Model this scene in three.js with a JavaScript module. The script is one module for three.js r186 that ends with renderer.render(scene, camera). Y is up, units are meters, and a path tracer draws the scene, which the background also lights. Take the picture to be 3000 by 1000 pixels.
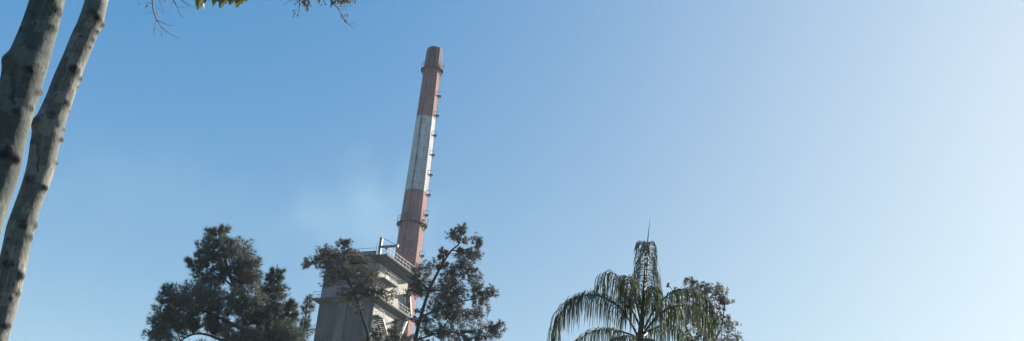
import * as THREE from 'three';
import { mergeGeometries, mergeVertices } from 'three/addons/utils/BufferGeometryUtils.js';

// ---------------------------------------------------------------- camera, sky, sun, exposure
const scene = new THREE.Scene();
const FOCAL = 3250, PITCH = 23.6 * Math.PI / 180, ROLL = 5.35 * Math.PI / 180;      // focal length in pixels of the 3000 x 1000 photograph
const camera = new THREE.PerspectiveCamera(2 * Math.atan(500 / FOCAL) * 180 / Math.PI, 3, 0.1, 6000);
camera.position.set(0, 1.6, 0);
camera.rotation.order = 'YXZ';
camera.rotation.set(PITCH, 0, ROLL);
const renderer = new THREE.WebGLRenderer({ antialias: true });
renderer.setSize(1024, 341);
renderer.toneMapping = THREE.LinearToneMapping;
renderer.toneMappingExposure = 2.8;      // exposed for the shade: the sky below is measured from the photograph and divided by this
renderer.shadowMap.enabled = true;

const rad = (d) => d * Math.PI / 180;
const SUN_AZ = rad(47), SUN_EL = rad(22);
const sunDir = new THREE.Vector3(Math.cos(SUN_EL) * Math.sin(SUN_AZ), Math.sin(SUN_EL), -Math.cos(SUN_EL) * Math.cos(SUN_AZ));
const sun = new THREE.DirectionalLight(new THREE.Color(1, 0.93, 0.82), 5);
sun.target.position.set(0, 20, -80); sun.position.copy(sunDir).multiplyScalar(300).add(sun.target.position);
sun.castShadow = true; sun.shadow.radius = 1;
Object.assign(sun.shadow.camera, { left: -160, right: 160, top: 140, bottom: -140, near: 1, far: 700 });
sun.shadow.mapSize.set(4096, 4096);
scene.add(sun, sun.target);

// seeded random numbers and smooth noise
function rng(seed) { let a = seed >>> 0; return () => { a = (a + 0x6D2B79F5) >>> 0; let t = a; t = Math.imul(t ^ (t >>> 15), t | 1); t ^= t + Math.imul(t ^ (t >>> 7), t | 61); return ((t ^ (t >>> 14)) >>> 0) / 4294967296; }; }
const hash = (x, y, s) => { let h = Math.imul(x, 374761393) + Math.imul(y, 668265263) + Math.imul(s, 974634777); h = Math.imul(h ^ (h >>> 13), 1274126177); return ((h ^ (h >>> 16)) >>> 0) / 4294967296; };
function noise(x, y, s = 0, px = 0, py = 0) {       // value noise, optional wrap
  const xi = Math.floor(x), yi = Math.floor(y), fx = x - xi, fy = y - yi, u = fx * fx * (3 - 2 * fx), v = fy * fy * (3 - 2 * fy);
  const w = (a, p) => p ? ((a % p) + p) % p : a;
  const a = hash(w(xi, px), w(yi, py), s), b = hash(w(xi + 1, px), w(yi, py), s), c = hash(w(xi, px), w(yi + 1, py), s), d = hash(w(xi + 1, px), w(yi + 1, py), s);
  return a + (b - a) * u + (c - a) * v + (a - b - c + d) * u * v;
}
function fbm(x, y, s, o = 4, p = 0, q = 0) { let f = 0, a = 0.5, t = 0; for (let i = 0; i < o; i++) { f += a * noise(x, y, s + i * 17, p, q); t += a; x *= 2; y *= 2; p *= 2; q *= 2; a *= 0.5; } return f / t; }
const sat = (x) => Math.min(1, Math.max(0, x));
const step = (a, b, x) => { const t = sat((x - a) / (b - a)); return t * t * (3 - 2 * t); };

// the clear sky: blue above, pale towards the horizon, an aureole about the sun, a thin drift of smoke
{
  const W = 2048, H = 1024, data = new Float32Array(W * H * 4);
  const A = [-0.004, 0.206, 0.538], B = [1.12, 1.225, 0.77], C = [0.83, 0.725, 0.48], K = 1 / renderer.toneMappingExposure;
  const puffs = [[-7.9, 21.2, 2.0, 1.4, 0.34], [-6.9, 22.1, 1.3, 1.1, 0.28], [-10.2, 19.8, 2.2, 1.1, 0.26], [-6.2, 20.0, 1.4, 1.4, 0.42], [-4.3, 19.8, 1.0, 1.3, 0.26], [-8.6, 18.6, 2.6, 1.2, 0.16], [-19.5, 19.5, 6, 2.0, 0.12]];
  for (let j = 0; j < H; j++) {
    const el = ((j + 0.5) / H - 0.5) * Math.PI, ce = Math.cos(el), se = Math.sin(el), eD = el * 180 / Math.PI;
    for (let i = 0; i < W; i++) {
      const ph = ((i + 0.5) / W - 0.5) * 2 * Math.PI, x = ce * Math.cos(ph), z = ce * Math.sin(ph);
      const sa = Math.acos(Math.min(1, x * sunDir.x + se * sunDir.y + z * sunDir.z)) * 180 / Math.PI;
      const hz = Math.exp(-Math.max(eD, 11) / 10), au = Math.exp(-Math.pow(sa / 31.5, 2)), aD = Math.atan2(x, -z) * 180 / Math.PI, k = (j * W + i) * 4;
      let haze = 0;
      if (Math.abs(aD) < 40 && eD > 5 && eD < 40) {
        const nx = (fbm(aD * 0.55, eD * 0.55, 5, 5) - 0.5) * 3.6, ny = (fbm(aD * 0.55, eD * 0.55, 55, 5) - 0.5) * 3.6;
        for (const [pa, pe, ra, re, s] of puffs) { const q = ((aD - pa + nx) / ra) ** 2 + ((eD - pe + ny) / re) ** 2; haze += s * Math.exp(-q); }
      }
      for (let c = 0; c < 3; c++) { let v = Math.max(0.012, A[c] + B[c] * hz + C[c] * au); v += haze * ([0.40, 0.63, 0.82][c] - Math.min(v, 0.9)); data[k + c] = v * K; }
      data[k + 3] = 1;
    }
  }
  const t = new THREE.DataTexture(data, W, H, THREE.RGBAFormat, THREE.FloatType);
  t.mapping = THREE.EquirectangularReflectionMapping; t.magFilter = t.minFilter = THREE.LinearFilter; t.wrapS = THREE.RepeatWrapping; t.needsUpdate = true;
  scene.background = t; scene.environment = t;
}


scene.fog = new THREE.FogExp2(new THREE.Color(0.78, 0.88, 1.0), 0.00025);      // thin daylight haze

// ---------------------------------------------------------------- helpers
const V = (x, y, z) => new THREE.Vector3(x, y, z);
const EYE = camera.position;
function at(px, py, dist) {             // the point seen at a pixel of the photograph, dist metres away over the ground
  const x = (px - 1500) / FOCAL, y = (500 - py) / FOCAL, X = x * Math.cos(ROLL) - y * Math.sin(ROLL), Y = x * Math.sin(ROLL) + y * Math.cos(ROLL);
  const d = V(X, Y * Math.cos(PITCH) + Math.sin(PITCH), Y * Math.sin(PITCH) - Math.cos(PITCH));
  return d.multiplyScalar(dist / Math.hypot(d.x, d.z)).add(EYE);
}
const used = {};
function numbered(n) { const k = used[n] = (used[n] ?? -1) + 1; return k ? `${n}_${String(k).padStart(3, '0')}` : n; }
function thing(name, label, category, pos = V(0, 0, 0), turn = 0, group) {
  const g = new THREE.Group(); g.name = numbered(name); g.position.copy(pos); g.rotation.y = turn; g.userData = { label, category };
  if (group) g.userData.group = group; scene.add(g); return g;
}
function part(name, geo, mat, parent, label) {
  const m = new THREE.Mesh(Array.isArray(geo) ? mergeGeometries(geo.map((g) => (g.index ? g.toNonIndexed() : g))) : geo, mat);
  m.name = name; m.castShadow = m.receiveShadow = true; if (label) m.userData.label = label; parent.add(m); return m;
}
function box(x0, x1, y0, y1, z0, z1) { const g = new THREE.BoxGeometry(x1 - x0, y1 - y0, z1 - z0); g.translate((x0 + x1) / 2, (y0 + y1) / 2, (z0 + z1) / 2); return boxUV(g); }
function boxUV(g) {                       // uv in metres from position and face normal
  g = g.index ? g.toNonIndexed() : g; g.computeVertexNormals(); const p = g.attributes.position, n = g.attributes.normal, uv = new Float32Array(p.count * 2);
  for (let i = 0; i < p.count; i++) {
    const ax = Math.abs(n.getX(i)), ay = Math.abs(n.getY(i)), az = Math.abs(n.getZ(i));
    if (ay > ax && ay > az) { uv[2 * i] = p.getX(i); uv[2 * i + 1] = p.getZ(i); } else if (ax > az) { uv[2 * i] = p.getZ(i) + 3.7; uv[2 * i + 1] = p.getY(i); } else { uv[2 * i] = p.getX(i); uv[2 * i + 1] = p.getY(i); }
  }
  g.setAttribute('uv', new THREE.BufferAttribute(uv, 2)); return g;
}
function bar(a, b, w, h = w, sides = 4) {   // straight bar of w x h between two points
  const L = a.distanceTo(b), g = sides === 4 ? new THREE.BoxGeometry(w, L, h) : new THREE.CylinderGeometry(w / 2, w / 2, L, sides);
  const q = new THREE.Quaternion().setFromUnitVectors(V(0, 1, 0), b.clone().sub(a).normalize()); g.applyQuaternion(q); g.translate((a.x + b.x) / 2, (a.y + b.y) / 2, (a.z + b.z) / 2); return g.toNonIndexed();
}
function tube(pts, radii, sides = 6, segs = 0) {   // tapered tube along points
  const curve = pts.length > 2 ? new THREE.CatmullRomCurve3(pts, false, 'centripetal') : new THREE.LineCurve3(pts[0], pts[1]);
  const n = segs || Math.max(2, (pts.length - 1) * 4), pos = [], uv = [], idx = []; let u = V(0, 0, 1), len = 0, prev = null;
  for (let i = 0; i <= n; i++) {
    const t = i / n, c = curve.getPoint(t), d = curve.getTangent(t); if (prev) len += c.distanceTo(prev); prev = c;
    u.sub(d.clone().multiplyScalar(u.dot(d))); if (u.lengthSq() < 1e-6) u = V(1, 0, 0).sub(d.clone().multiplyScalar(d.x)); u.normalize(); const w = d.clone().cross(u);
    const f = t * (radii.length - 1), k = Math.min(radii.length - 2, Math.floor(f)), r = radii[k] + (radii[k + 1] - radii[k]) * (f - k);
    for (let s = 0; s <= sides; s++) { const a = s / sides * 2 * Math.PI, p = c.clone().addScaledVector(u, r * Math.cos(a)).addScaledVector(w, r * Math.sin(a)); pos.push(p.x, p.y, p.z); uv.push(s / sides * 2 * Math.PI * r, len); }
  }
  for (let i = 0; i < n; i++) for (let s = 0; s < sides; s++) { const a = i * (sides + 1) + s, b = a + sides + 1; idx.push(a, a + 1, b, b, a + 1, b + 1); }
  const g = new THREE.BufferGeometry(); g.setAttribute('position', new THREE.Float32BufferAttribute(pos, 3)); g.setAttribute('uv', new THREE.Float32BufferAttribute(uv, 2)); g.setIndex(idx); g.computeVertexNormals(); return g.toNonIndexed();
}
const toS = (l) => (l <= 0.0031308 ? l * 12.92 : 1.055 * Math.pow(l, 1 / 2.4) - 0.055) * 255;
function colorTex(W, H, fn, rx = 1, ry = 1) {      // fn(u, v) gives a linear colour
  const d = new Uint8Array(W * H * 4); for (let j = 0; j < H; j++) for (let i = 0; i < W; i++) { const c = fn(i / W, j / H), k = (j * W + i) * 4; for (let q = 0; q < 3; q++) d[k + q] = Math.min(255, Math.max(0, toS(sat(c[q])))); d[k + 3] = 255; }
  const t = new THREE.DataTexture(d, W, H, THREE.RGBAFormat); t.colorSpace = THREE.SRGBColorSpace; return setup(t, rx, ry);
}
function greyTex(W, H, fn, rx = 1, ry = 1) {
  const d = new Uint8Array(W * H * 4); for (let j = 0; j < H; j++) for (let i = 0; i < W; i++) { const c = sat(fn(i / W, j / H)) * 255, k = (j * W + i) * 4; d[k] = d[k + 1] = d[k + 2] = c; d[k + 3] = 255; }
  return setup(new THREE.DataTexture(d, W, H, THREE.RGBAFormat), rx, ry);
}
function setup(t, rx, ry) { t.wrapS = t.wrapT = THREE.RepeatWrapping; t.magFilter = THREE.LinearFilter; t.minFilter = THREE.LinearMipmapLinearFilter; t.generateMipmaps = true; t.repeat.set(rx, ry); t.needsUpdate = true; return t; }
const std = (o) => new THREE.MeshStandardMaterial({ roughness: 0.85, ...o });
const col = (r, g, b) => new THREE.Color().setRGB(r, g, b);
const mix3 = (a, b, t) => [a[0] + (b[0] - a[0]) * t, a[1] + (b[1] - a[1]) * t, a[2] + (b[2] - a[2]) * t];

// ---------------------------------------------------------------- ground
{
  const tex = colorTex(512, 512, (u, v) => { const a = fbm(u * 8, v * 8, 3, 5, 8, 8), b = fbm(u * 60, v * 60, 9, 3, 60, 60); return mix3(mix3([0.05, 0.06, 0.025], [0.085, 0.075, 0.05], step(0.35, 0.65, a)), [0.03, 0.04, 0.016], 0.5 * b); }, 1 / 14, 1 / 14);
  const g = new THREE.PlaneGeometry(3000, 3000); g.rotateX(-Math.PI / 2); const uv = g.attributes.uv; for (let i = 0; i < uv.count; i++) uv.setXY(i, uv.getX(i) * 3000, uv.getY(i) * 3000);
  const m = part('ground', g, std({ map: tex, roughness: 1 }), scene); m.userData.kind = 'structure'; m.userData.label = 'dry grassy ground under the trees and tower'; m.userData.category = 'ground';
}

// ---------------------------------------------------------------- concrete tower
const concreteMap = (seed, tone) => colorTex(1024, 1024, (u, v) => {
  const cloud = fbm(u * 6, v * 6, seed, 5, 6, 6), streak = fbm(u * 70, v * 3, seed + 40, 4, 70, 3), fine = fbm(u * 200, v * 200, seed + 80, 2, 200, 200), wash = fbm(u * 16, v * 2, seed + 90, 3, 16, 2);
  const seam = Math.min(Math.abs((v * 8) % 1 - 0.5), 0.5) < 0.012 ? 0.8 : 1;
  let f = 0.72 + 0.5 * (cloud - 0.5) + 0.55 * (streak - 0.5) + 0.25 * (fine - 0.5); f *= 1 - 0.45 * step(0.58, 0.75, wash) * step(0.4, 0.6, streak); f *= seam;
  const rust = 0.6 * step(0.6, 0.72, fbm(u * 34, v * 2.5, seed + 120, 4, 34, 0)) * step(0.4, 0.6, fine);
  return mix3([tone[0] * f * 1.3, tone[1] * f * 1.3, tone[2] * f * 1.3], [tone[0] * f * 0.8, tone[1] * f * 0.6, tone[2] * f * 0.48], rust);
}, 1 / 12, 1 / 12);
const concreteBump = greyTex(512, 512, (u, v) => 0.5 + 0.4 * (fbm(u * 40, v * 40, 61, 4, 40, 40) - 0.5) - (Math.abs((v * 8) % 1 - 0.5) < 0.02 ? 0.3 : 0), 1 / 12, 1 / 12);
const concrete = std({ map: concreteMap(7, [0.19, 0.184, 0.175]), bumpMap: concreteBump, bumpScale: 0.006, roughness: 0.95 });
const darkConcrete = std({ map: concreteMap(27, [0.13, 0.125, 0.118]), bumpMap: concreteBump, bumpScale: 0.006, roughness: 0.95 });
const sunlitConcrete = std({ map: concreteMap(67, [0.45, 0.415, 0.365]), bumpMap: concreteBump, bumpScale: 0.006, roughness: 0.95 });  // lighter copy for the side walls, sunlight worked into the colour
const shadedStainedConcrete = std({ map: concreteMap(47, [0.08, 0.078, 0.076]), bumpMap: concreteBump, bumpScale: 0.006, roughness: 0.95 });  // stained concrete, with shade of the front and undersides painted into its tone
const steel = std({ map: colorTex(256, 256, (u, v) => mix3([0.085, 0.088, 0.092], [0.09, 0.06, 0.045], step(0.5, 0.75, fbm(u * 12, v * 12, 88, 4, 12, 12)))), roughness: 0.6, metalness: 0.2 });
const paleSteel = std({ map: colorTex(256, 256, (u, v) => mix3([0.22, 0.22, 0.21], [0.15, 0.12, 0.1], step(0.55, 0.75, fbm(u * 10, v * 10, 188, 4, 10, 10)))), roughness: 0.6 });
const rustSteel = std({ map: colorTex(256, 256, (u, v) => mix3([0.2, 0.1, 0.07], [0.1, 0.07, 0.06], fbm(u * 12, v * 12, 89, 4, 12, 12))), roughness: 0.85 });

const TD = 160, TH = 54.85, PH = 48.4, TW = 9.35, TL = 9.6;      // distance, roof and gallery level, front and side length
const corner = at(1108, 790, TD); corner.y = 0;
const tower = thing('concrete_tower', 'tall grey concrete tower with overhanging roof and gallery beside the striped chimney', 'tower', corner, -rad(24));
const M = (x, y, z) => V(x, y, z);
// a projecting slab: upright edge, soffit sloping back to the wall
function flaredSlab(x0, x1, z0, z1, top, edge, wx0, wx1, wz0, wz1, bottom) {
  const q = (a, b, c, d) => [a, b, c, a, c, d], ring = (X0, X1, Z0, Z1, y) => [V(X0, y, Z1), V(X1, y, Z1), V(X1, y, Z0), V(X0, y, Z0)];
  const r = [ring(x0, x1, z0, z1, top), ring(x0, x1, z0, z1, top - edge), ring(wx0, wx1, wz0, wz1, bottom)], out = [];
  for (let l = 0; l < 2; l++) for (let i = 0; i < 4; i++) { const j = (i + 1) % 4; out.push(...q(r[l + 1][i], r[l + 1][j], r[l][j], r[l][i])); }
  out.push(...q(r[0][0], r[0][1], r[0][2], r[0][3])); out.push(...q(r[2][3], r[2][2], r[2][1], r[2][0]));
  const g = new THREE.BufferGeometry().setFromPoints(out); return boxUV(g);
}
function railing(parent, a, b, h = 1.05, gap = 1.3, mat = steel, w = 0.03) {   // posts and two rails from a to b, a child with pieces
  const n = Math.max(1, Math.round(a.distanceTo(b) / gap)), up = V(0, h, 0), rail = part('railing', bar(a.clone().add(up), b.clone().add(up), w), mat, parent);
  part('mid_rail', bar(a.clone().add(V(0, h * 0.52, 0)), b.clone().add(V(0, h * 0.52, 0)), w * 0.8), mat, rail);
  part('toe_board', bar(a.clone().add(V(0, 0.08, 0)), b.clone().add(V(0, 0.08, 0)), 0.03, 0.03), mat, rail);
  for (let i = 0; i <= n; i++) { const p = a.clone().lerp(b, i / n); part('post', bar(p, p.clone().add(V(0, h - w / 2 - 0.003, 0)), w), mat, rail); }
  return rail;
}
function flight(parent, a, b, width, nx, mat = steel) {    // a stair flight from top a to foot b; width to the side nx
  const s0 = a.clone(), s1 = b.clone(), side = nx.clone().multiplyScalar(width), n = Math.max(3, Math.round(Math.abs(a.y - b.y) / 0.22));
  const st = part('stair_flight', [bar(s0, s1, 0.08, 0.28), bar(s0.clone().add(side), s1.clone().add(side), 0.08, 0.28)], mat, parent);
  for (let i = 0; i <= n; i++) { const p = s0.clone().lerp(s1, i / n), g = bar(p.clone().addScaledVector(nx, 0.05), p.clone().addScaledVector(nx, width - 0.05), 0.24, 0.05); part('tread', g, mat, st); }
  const o = side.clone(); const up = V(0, 1, 0);
  part('handrail', bar(s0.clone().add(o).add(up), s1.clone().add(o).add(up), 0.05), mat, st);
  for (let i = 0; i <= 4; i++) { const p = s0.clone().lerp(s1, i / 4).add(o); part('baluster', bar(p, p.clone().add(V(0, 0.97, 0)), 0.04), mat, st); }
  return st;
}
{
  part('wall', box(-TW, 0, PH + 0.003, TH - 0.9, -TL, -0.35), sunlitConcrete, tower, 'upper storey side wall, coloured lighter for its sunlit face');
  part('wall', box(-TW, 0, PH + 0.003, TH - 0.9, -0.347, 0), concrete, tower, 'weathered upper storey front wall, toned darker for its shaded face');  // front slab coloured darker than the side to deepen its shade
  part('wall', box(-TW, 0, -0.5, PH - 0.6, -TL, -0.35), sunlitConcrete, tower, 'concrete side wall below the gallery, coloured lighter for its sunlit face');
  part('wall', box(-TW, 0, -0.5, PH - 0.6, -0.347, 0), shadedStainedConcrete, tower, 'stained front wall below the gallery, also darkened for its shaded face');
  for (const [x0, x1] of [[-TW + 3.4, -TW + 4.9], [-1.0, -0.35]]) part('pilaster', box(x0, x1, -0.4, PH - 0.68, 0.002, 0.22), darkConcrete, tower);
  const roof = part('roof', flaredSlab(-TW - 1.5, 1.8, -TL - 1.5, 1.1, TH, 0.24, -TW - 0.003, 0.003, -TL - 0.003, 0.003, TH - 0.95), shadedStainedConcrete, tower, 'overhanging roof slab with sloping underside');  // dark tone also paints in the shade under the overhang
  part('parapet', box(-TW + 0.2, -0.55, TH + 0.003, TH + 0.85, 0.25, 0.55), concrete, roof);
  const gal = part('gallery', flaredSlab(-TW - 0.9, 1.1, -TL - 1.1, 1.1, PH, 0.2, -TW - 0.003, 0.003, -TL - 0.003, 0.003, PH - 0.66), shadedStainedConcrete, tower, 'projecting gallery with sloping underside');  // underside shade is part of this dark colour
  part('edge_kerb', box(1.62, 1.8, TH + 0.003, TH + 0.1, -TL - 1.4, 1.1), concrete, roof);
  part('edge_kerb', box(0.95, 1.1, PH + 0.003, PH + 0.1, -TL - 1.0, 1.1), concrete, gal);
  const e = 0.1;
  railing(tower, V(1.6, TH + 0.1, 1.0), V(1.6, TH + 0.1, -TL - 1.3), 1.1, 1.1, steel, 0.04); railing(tower, V(-TW - 1.3, TH, 1.0), V(1.6, TH, 1.0), 1.1, 1.5, steel, 0.045);
  railing(tower, V(-TW - 1.3, TH, 1.0), V(-TW - 1.3, TH, -TL - 1.3), 1.1, 1.5, steel, 0.045);
  railing(tower, V(-TW - 0.8, PH, 1.0), V(0.9, PH, 1.0)); railing(tower, V(0.95, PH + 0.1, 1.0), V(0.95, PH + 0.1, -TL - 1.0), 1.05, 0.9, steel, 0.036); railing(tower, V(-TW - 0.8, PH, 1.0), V(-TW - 0.8, PH, -TL - 1.0));
  // small balcony half way up the sunny side, with its stair back down to the gallery
  const by = PH + 3.3;
  const bal = part('balcony', box(0.002, 1.15, by - 0.18, by, -4.6, -0.3), darkConcrete, tower);
  for (const z of [-0.7, -2.4, -4.2]) part('bracket', bar(V(0.02, by - 1.0, z), V(1.05, by - 0.2, z), 0.12), steel, bal);
  railing(tower, V(1.08, by, -0.35), V(1.08, by, -4.55), 1.05, 0.8); railing(tower, V(0.05, by, -0.35), V(1.08, by, -0.35), 1.05, 0.5); railing(tower, V(0.05, by, -4.55), V(1.08, by, -4.55), 1.05, 0.5);
  part('landing', box(0.002, 1.0, by - 0.16, by, -TL + 0.35, -TL + 1.3), darkConcrete, tower); railing(tower, V(0.95, by, -TL + 0.4), V(0.95, by, -TL + 1.25), 1.05, 0.4);
  flight(tower, V(0.12, by - 0.1, -TL + 0.3), V(0.12, PH + 0.1, -TL - 1.2 + 0.2), 0.75, V(1, 0, 0));
    part('door', box(0.002, 0.06, by + 0.01, by + 2.05, -3.4, -2.5), steel, tower);
  // stair flights climbing the shaft below the gallery
  const l1 = PH - 2.6, l2 = PH - 5.9;
  const la = part('landing', box(0.002, 1.1, l1 - 0.16, l1, -1.7, -0.1), darkConcrete, tower); railing(tower, V(1.04, l1, -0.15), V(1.04, l1, -1.65), 1.05, 0.4);
  railing(tower, V(0.06, l1, -0.15), V(1.04, l1, -0.15), 1.05, 0.4); part('bracket', bar(V(0.02, l1 - 1, -0.9), V(1.0, l1 - 0.17, -0.9), 0.12), steel, la);
  flight(tower, V(0.12, l1 - 0.08, -1.75), V(0.12, l2 + 0.1, -5.0), 0.85, V(1, 0, 0));
  part('landing', box(0.002, 1.1, l2 - 0.16, l2, -6.6, -5.0), darkConcrete, tower); railing(tower, V(1.04, l2, -5.05), V(1.04, l2, -6.55));
  flight(tower, V(0.12, PH - 0.3, -TL + 0.1), V(0.12, l1 + 0.1 - 3.0, -TL + 2.6), 0.8, V(1, 0, 0), paleSteel);
  part('landing', box(0.002, 1.1, l2 - 3.36, l2 - 3.2, -1.7, -0.1), darkConcrete, tower);
  flight(tower, V(0.12, l2 - 0.08, -5.0), V(0.12, l2 - 3.1, -1.75), 0.85, V(1, 0, 0));
  part('strut', bar(V(1.1, PH - 0.2, -TL - 0.6), V(3.4, PH + 0.25, -TL - 1.6), 0.28, 0.28), paleSteel, tower, 'pale pipe sticking out past the gallery end');
  part('vent', box(0.002, 0.5, PH - 5.0, PH - 4.4, -0.95, -0.3), rustSteel, tower);
  // pipes on the far left arris and the back
  part('drain_pipe', [bar(V(-TW - 0.3, 0, -0.6), V(-TW - 0.3, PH - 0.5, -0.6), 0.16, 0.16, 8)], steel, tower);
  part('drain_pipe', [bar(V(-TW - 0.28, PH + 0.05, -1.2), V(-TW - 0.28, TH - 0.7, -1.2), 0.14, 0.14, 8)], steel, tower);
  part('lightning_rod', bar(V(-0.25, TH, 0.9), V(-0.25, TH + 1.9, 0.9), 0.04), steel, tower);
}
{ // jib crane on the roof
  const base = tower.localToWorld(V(0, 0, 0)); tower.updateMatrixWorld(true);
  const j = thing('jib_crane', 'small steel jib crane with hoist standing on the tower roof', 'crane', tower.localToWorld(V(-0.15, TH + 0.004, 0.05)), -rad(24));
  part('mast', [box(-0.2, 0.2, 0, 3.1, -0.2, 0.2), box(-0.3, 0.3, 0, 0.12, -0.3, 0.3)], steel, j);
  const b = part('boom', [box(0.203, 3.0, 1.72, 1.76, -0.14, 0.14), box(0.203, 3.0, 1.5, 1.72, -0.04, 0.04), box(0.203, 3.0, 1.44, 1.5, -0.14, 0.14)], paleSteel, j);
  part('end_plate', box(3.003, 3.04, 1.4, 1.8, -0.16, 0.16), paleSteel, b);
  part('stay', bar(V(0.15, 3.05, 0), V(2.7, 1.78, 0), 0.07), steel, j);
  const h = part('hoist', [box(0.95, 1.4, 1.15, 1.43, -0.16, 0.16), box(1.02, 1.12, 1.43, 1.6, 0.145, 0.19)], rustSteel, j);
  part('chain', bar(V(1.15, 0.45, 0), V(1.15, 1.15, 0), 0.05), steel, h); part('hook', new THREE.TorusGeometry(0.1, 0.035, 6, 10, 4.4).translate(1.15, 0.33, 0), steel, h);
}

// ---------------------------------------------------------------- striped chimney
{
  const CD = 185, top = at(1274, 145, CD), H = top.y, base = V(top.x, 0, top.z);
  const yOf = (py) => { let lo = 0, hi = 200; for (let i = 0; i < 40; i++) { const m = (lo + hi) / 2, p = V(base.x, m, base.z).sub(EYE), Y = p.y * Math.cos(PITCH) + p.z * Math.sin(PITCH), Z = -p.y * Math.sin(PITCH) + p.z * Math.cos(PITCH), X = p.x / -Z, y = Y / -Z, yy = -X * Math.sin(ROLL) + y * Math.cos(ROLL); if (500 - yy * FOCAL < py) hi = m; else lo = m; } return lo; };
  const R = (y) => 1.53 + (H - y) * 0.0185;
  const ch = thing('striped_chimney', 'tall octagonal factory chimney painted in red and white bands', 'chimney', base, 0);
  // facet normals (azimuth from north = -z, clockwise); one facet looks 35 degrees in from the right limb
  const N0 = 117, dirOf = (azd) => V(Math.sin(rad(azd)), 0, -Math.cos(rad(azd)));
  function shaft(y0, y1, crown) {      // octagon with narrow chamfered arrises
    const rows = crown ? [[y0, 1], [y1 - 0.5, 1], [y1 - 0.22, 0.975], [y1 - 0.06, 0.92], [y1, 0.85]] : [[y0, 1], [y1, 1]], pos = [], uv = [], ang = [];
    for (let k = 0; k < 8; k++) { ang.push(N0 + 45 * k - 19.5, N0 + 45 * k + 19.5); }
    const pt = (a, y, s) => dirOf(a).multiplyScalar(R(y) * s).setY(y);
    for (let r = 0; r + 1 < rows.length; r++) for (let k = 0; k < 16; k++) {
      const [ya, sa] = rows[r], [yb, sb] = rows[r + 1], a0 = ang[k], a1 = k < 15 ? ang[k + 1] : ang[0] + 360, u0 = (a0 - N0 + 22.5) / 360, u1 = (a1 - N0 + 22.5) / 360;
      const A = pt(a0, ya, sa), B = pt(a1, ya, sa), C = pt(a1, yb, sb), D = pt(a0, yb, sb), va = (ya - y0) / (y1 - y0), vb = (yb - y0) / (y1 - y0);
      for (const [p, u, v] of [[A, u0, va], [C, u1, vb], [B, u1, va], [A, u0, va], [D, u0, vb], [C, u1, vb]]) { pos.push(p.x, p.y, p.z); uv.push(u, v); }
    }
    if (crown) for (let k = 0; k < 16; k++) { const a0 = ang[k], a1 = k < 15 ? ang[k + 1] : ang[0] + 360; for (const p of [pt(a0, y1, 0.85), V(0, y1, 0), pt(a1, y1, 0.85)]) { pos.push(p.x, p.y, p.z); uv.push(0.5, 0.99); } }
    const g = new THREE.BufferGeometry(); g.setAttribute('position', new THREE.Float32BufferAttribute(pos, 3)); g.setAttribute('uv', new THREE.Float32BufferAttribute(uv, 2)); g.computeVertexNormals(); return g;
  }
  const CR = 0.297;        // where the long crack runs round the shaft
  const paint = (seed, tone, under, crackAmt, hgt, soot) => std({
    roughness: 0.9, map: colorTex(512, 1024, (u, v) => {
      const y = v * hgt, st = fbm(u * 60, y * 0.12, seed, 4, 60, 0), cl = fbm(u * 10, y * 0.5, seed + 9, 5, 10, 0), fi = fbm(u * 160, y * 5, seed + 20, 3, 160, 0);
      let c = tone.map((t) => t * (0.78 + 0.55 * (cl - 0.5) + 0.5 * (st - 0.5) + 0.35 * (fi - 0.5) + 0.12));
      c = mix3(c, under, 0.85 * step(0.57, 0.66, fbm(u * 26, y * 0.9, seed + 31, 5, 26, 0)) * step(0.4, 0.55, fi));
      const off = (fbm(0.5, y * 0.22, 301, 4) - 0.5) * 0.03, w = 0.004 + 0.009 * Math.max(0, fbm(3.5, y * 0.45, 311, 3) - 0.45) * 4, d = Math.abs(u - CR - off);
      c = mix3(c, [0.05, 0.045, 0.045], crackAmt * (1 - step(w * 0.6, w * 1.6, d)) * step(0.28, 0.55, fbm(u * 90, y * 1.1, 317, 3, 90, 0) + 0.15));
      c = mix3(c, [0.1, 0.085, 0.08], crackAmt * 0.35 * (1 - step(0, 0.035, d)) * step(0.35, 0.65, fbm(u * 50, y * 0.35, 322, 4, 50, 0)));
      const seam = Math.abs(((y / 2.4) % 1) - 0.5) < 0.02 ? 0.74 : 1; c = c.map((t) => t * seam);
      if (soot) { const s = step(0.5, 0.68, fbm(u * 24, y * 0.25, 401, 5, 24, 0) + soot * 0.2); c = mix3(c, [0.045, 0.04, 0.04], 0.8 * s); }
      return c;
    }),
  });
  const y0 = 0, yA = yOf(566), yB = yOf(349), yC = yOf(204);
  const red = [0.29, 0.135, 0.12], white = [0.5, 0.485, 0.455];
  part('shaft_band', shaft(-0.4, yA, false), paint(501, red, [0.3, 0.22, 0.19], 0.7, yA, 0), ch, 'weathered red painted band from the ground up');
  part('shaft_band', shaft(yA, yB, false), paint(511, white, [0.33, 0.31, 0.29], 1, yB - yA, 0), ch, 'white painted band with a long dark crack');
  part('shaft_band', shaft(yB, yC, false), paint(521, red, [0.24, 0.15, 0.13], 0.75, yC - yB, 0), ch, 'upper red band stained with soot');
  part('chimney_top', shaft(yC, H, true), paint(531, [0.22, 0.105, 0.09], [0.13, 0.1, 0.09], 0.3, H - yC, 0.3), ch, 'sooty rounded chimney top');
  const deckPaint = std({ map: colorTex(128, 128, (u, v) => mix3([0.13, 0.085, 0.08], [0.08, 0.06, 0.055], fbm(u * 8, v * 8, 77, 4, 8, 8))), roughness: 0.9 });
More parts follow.
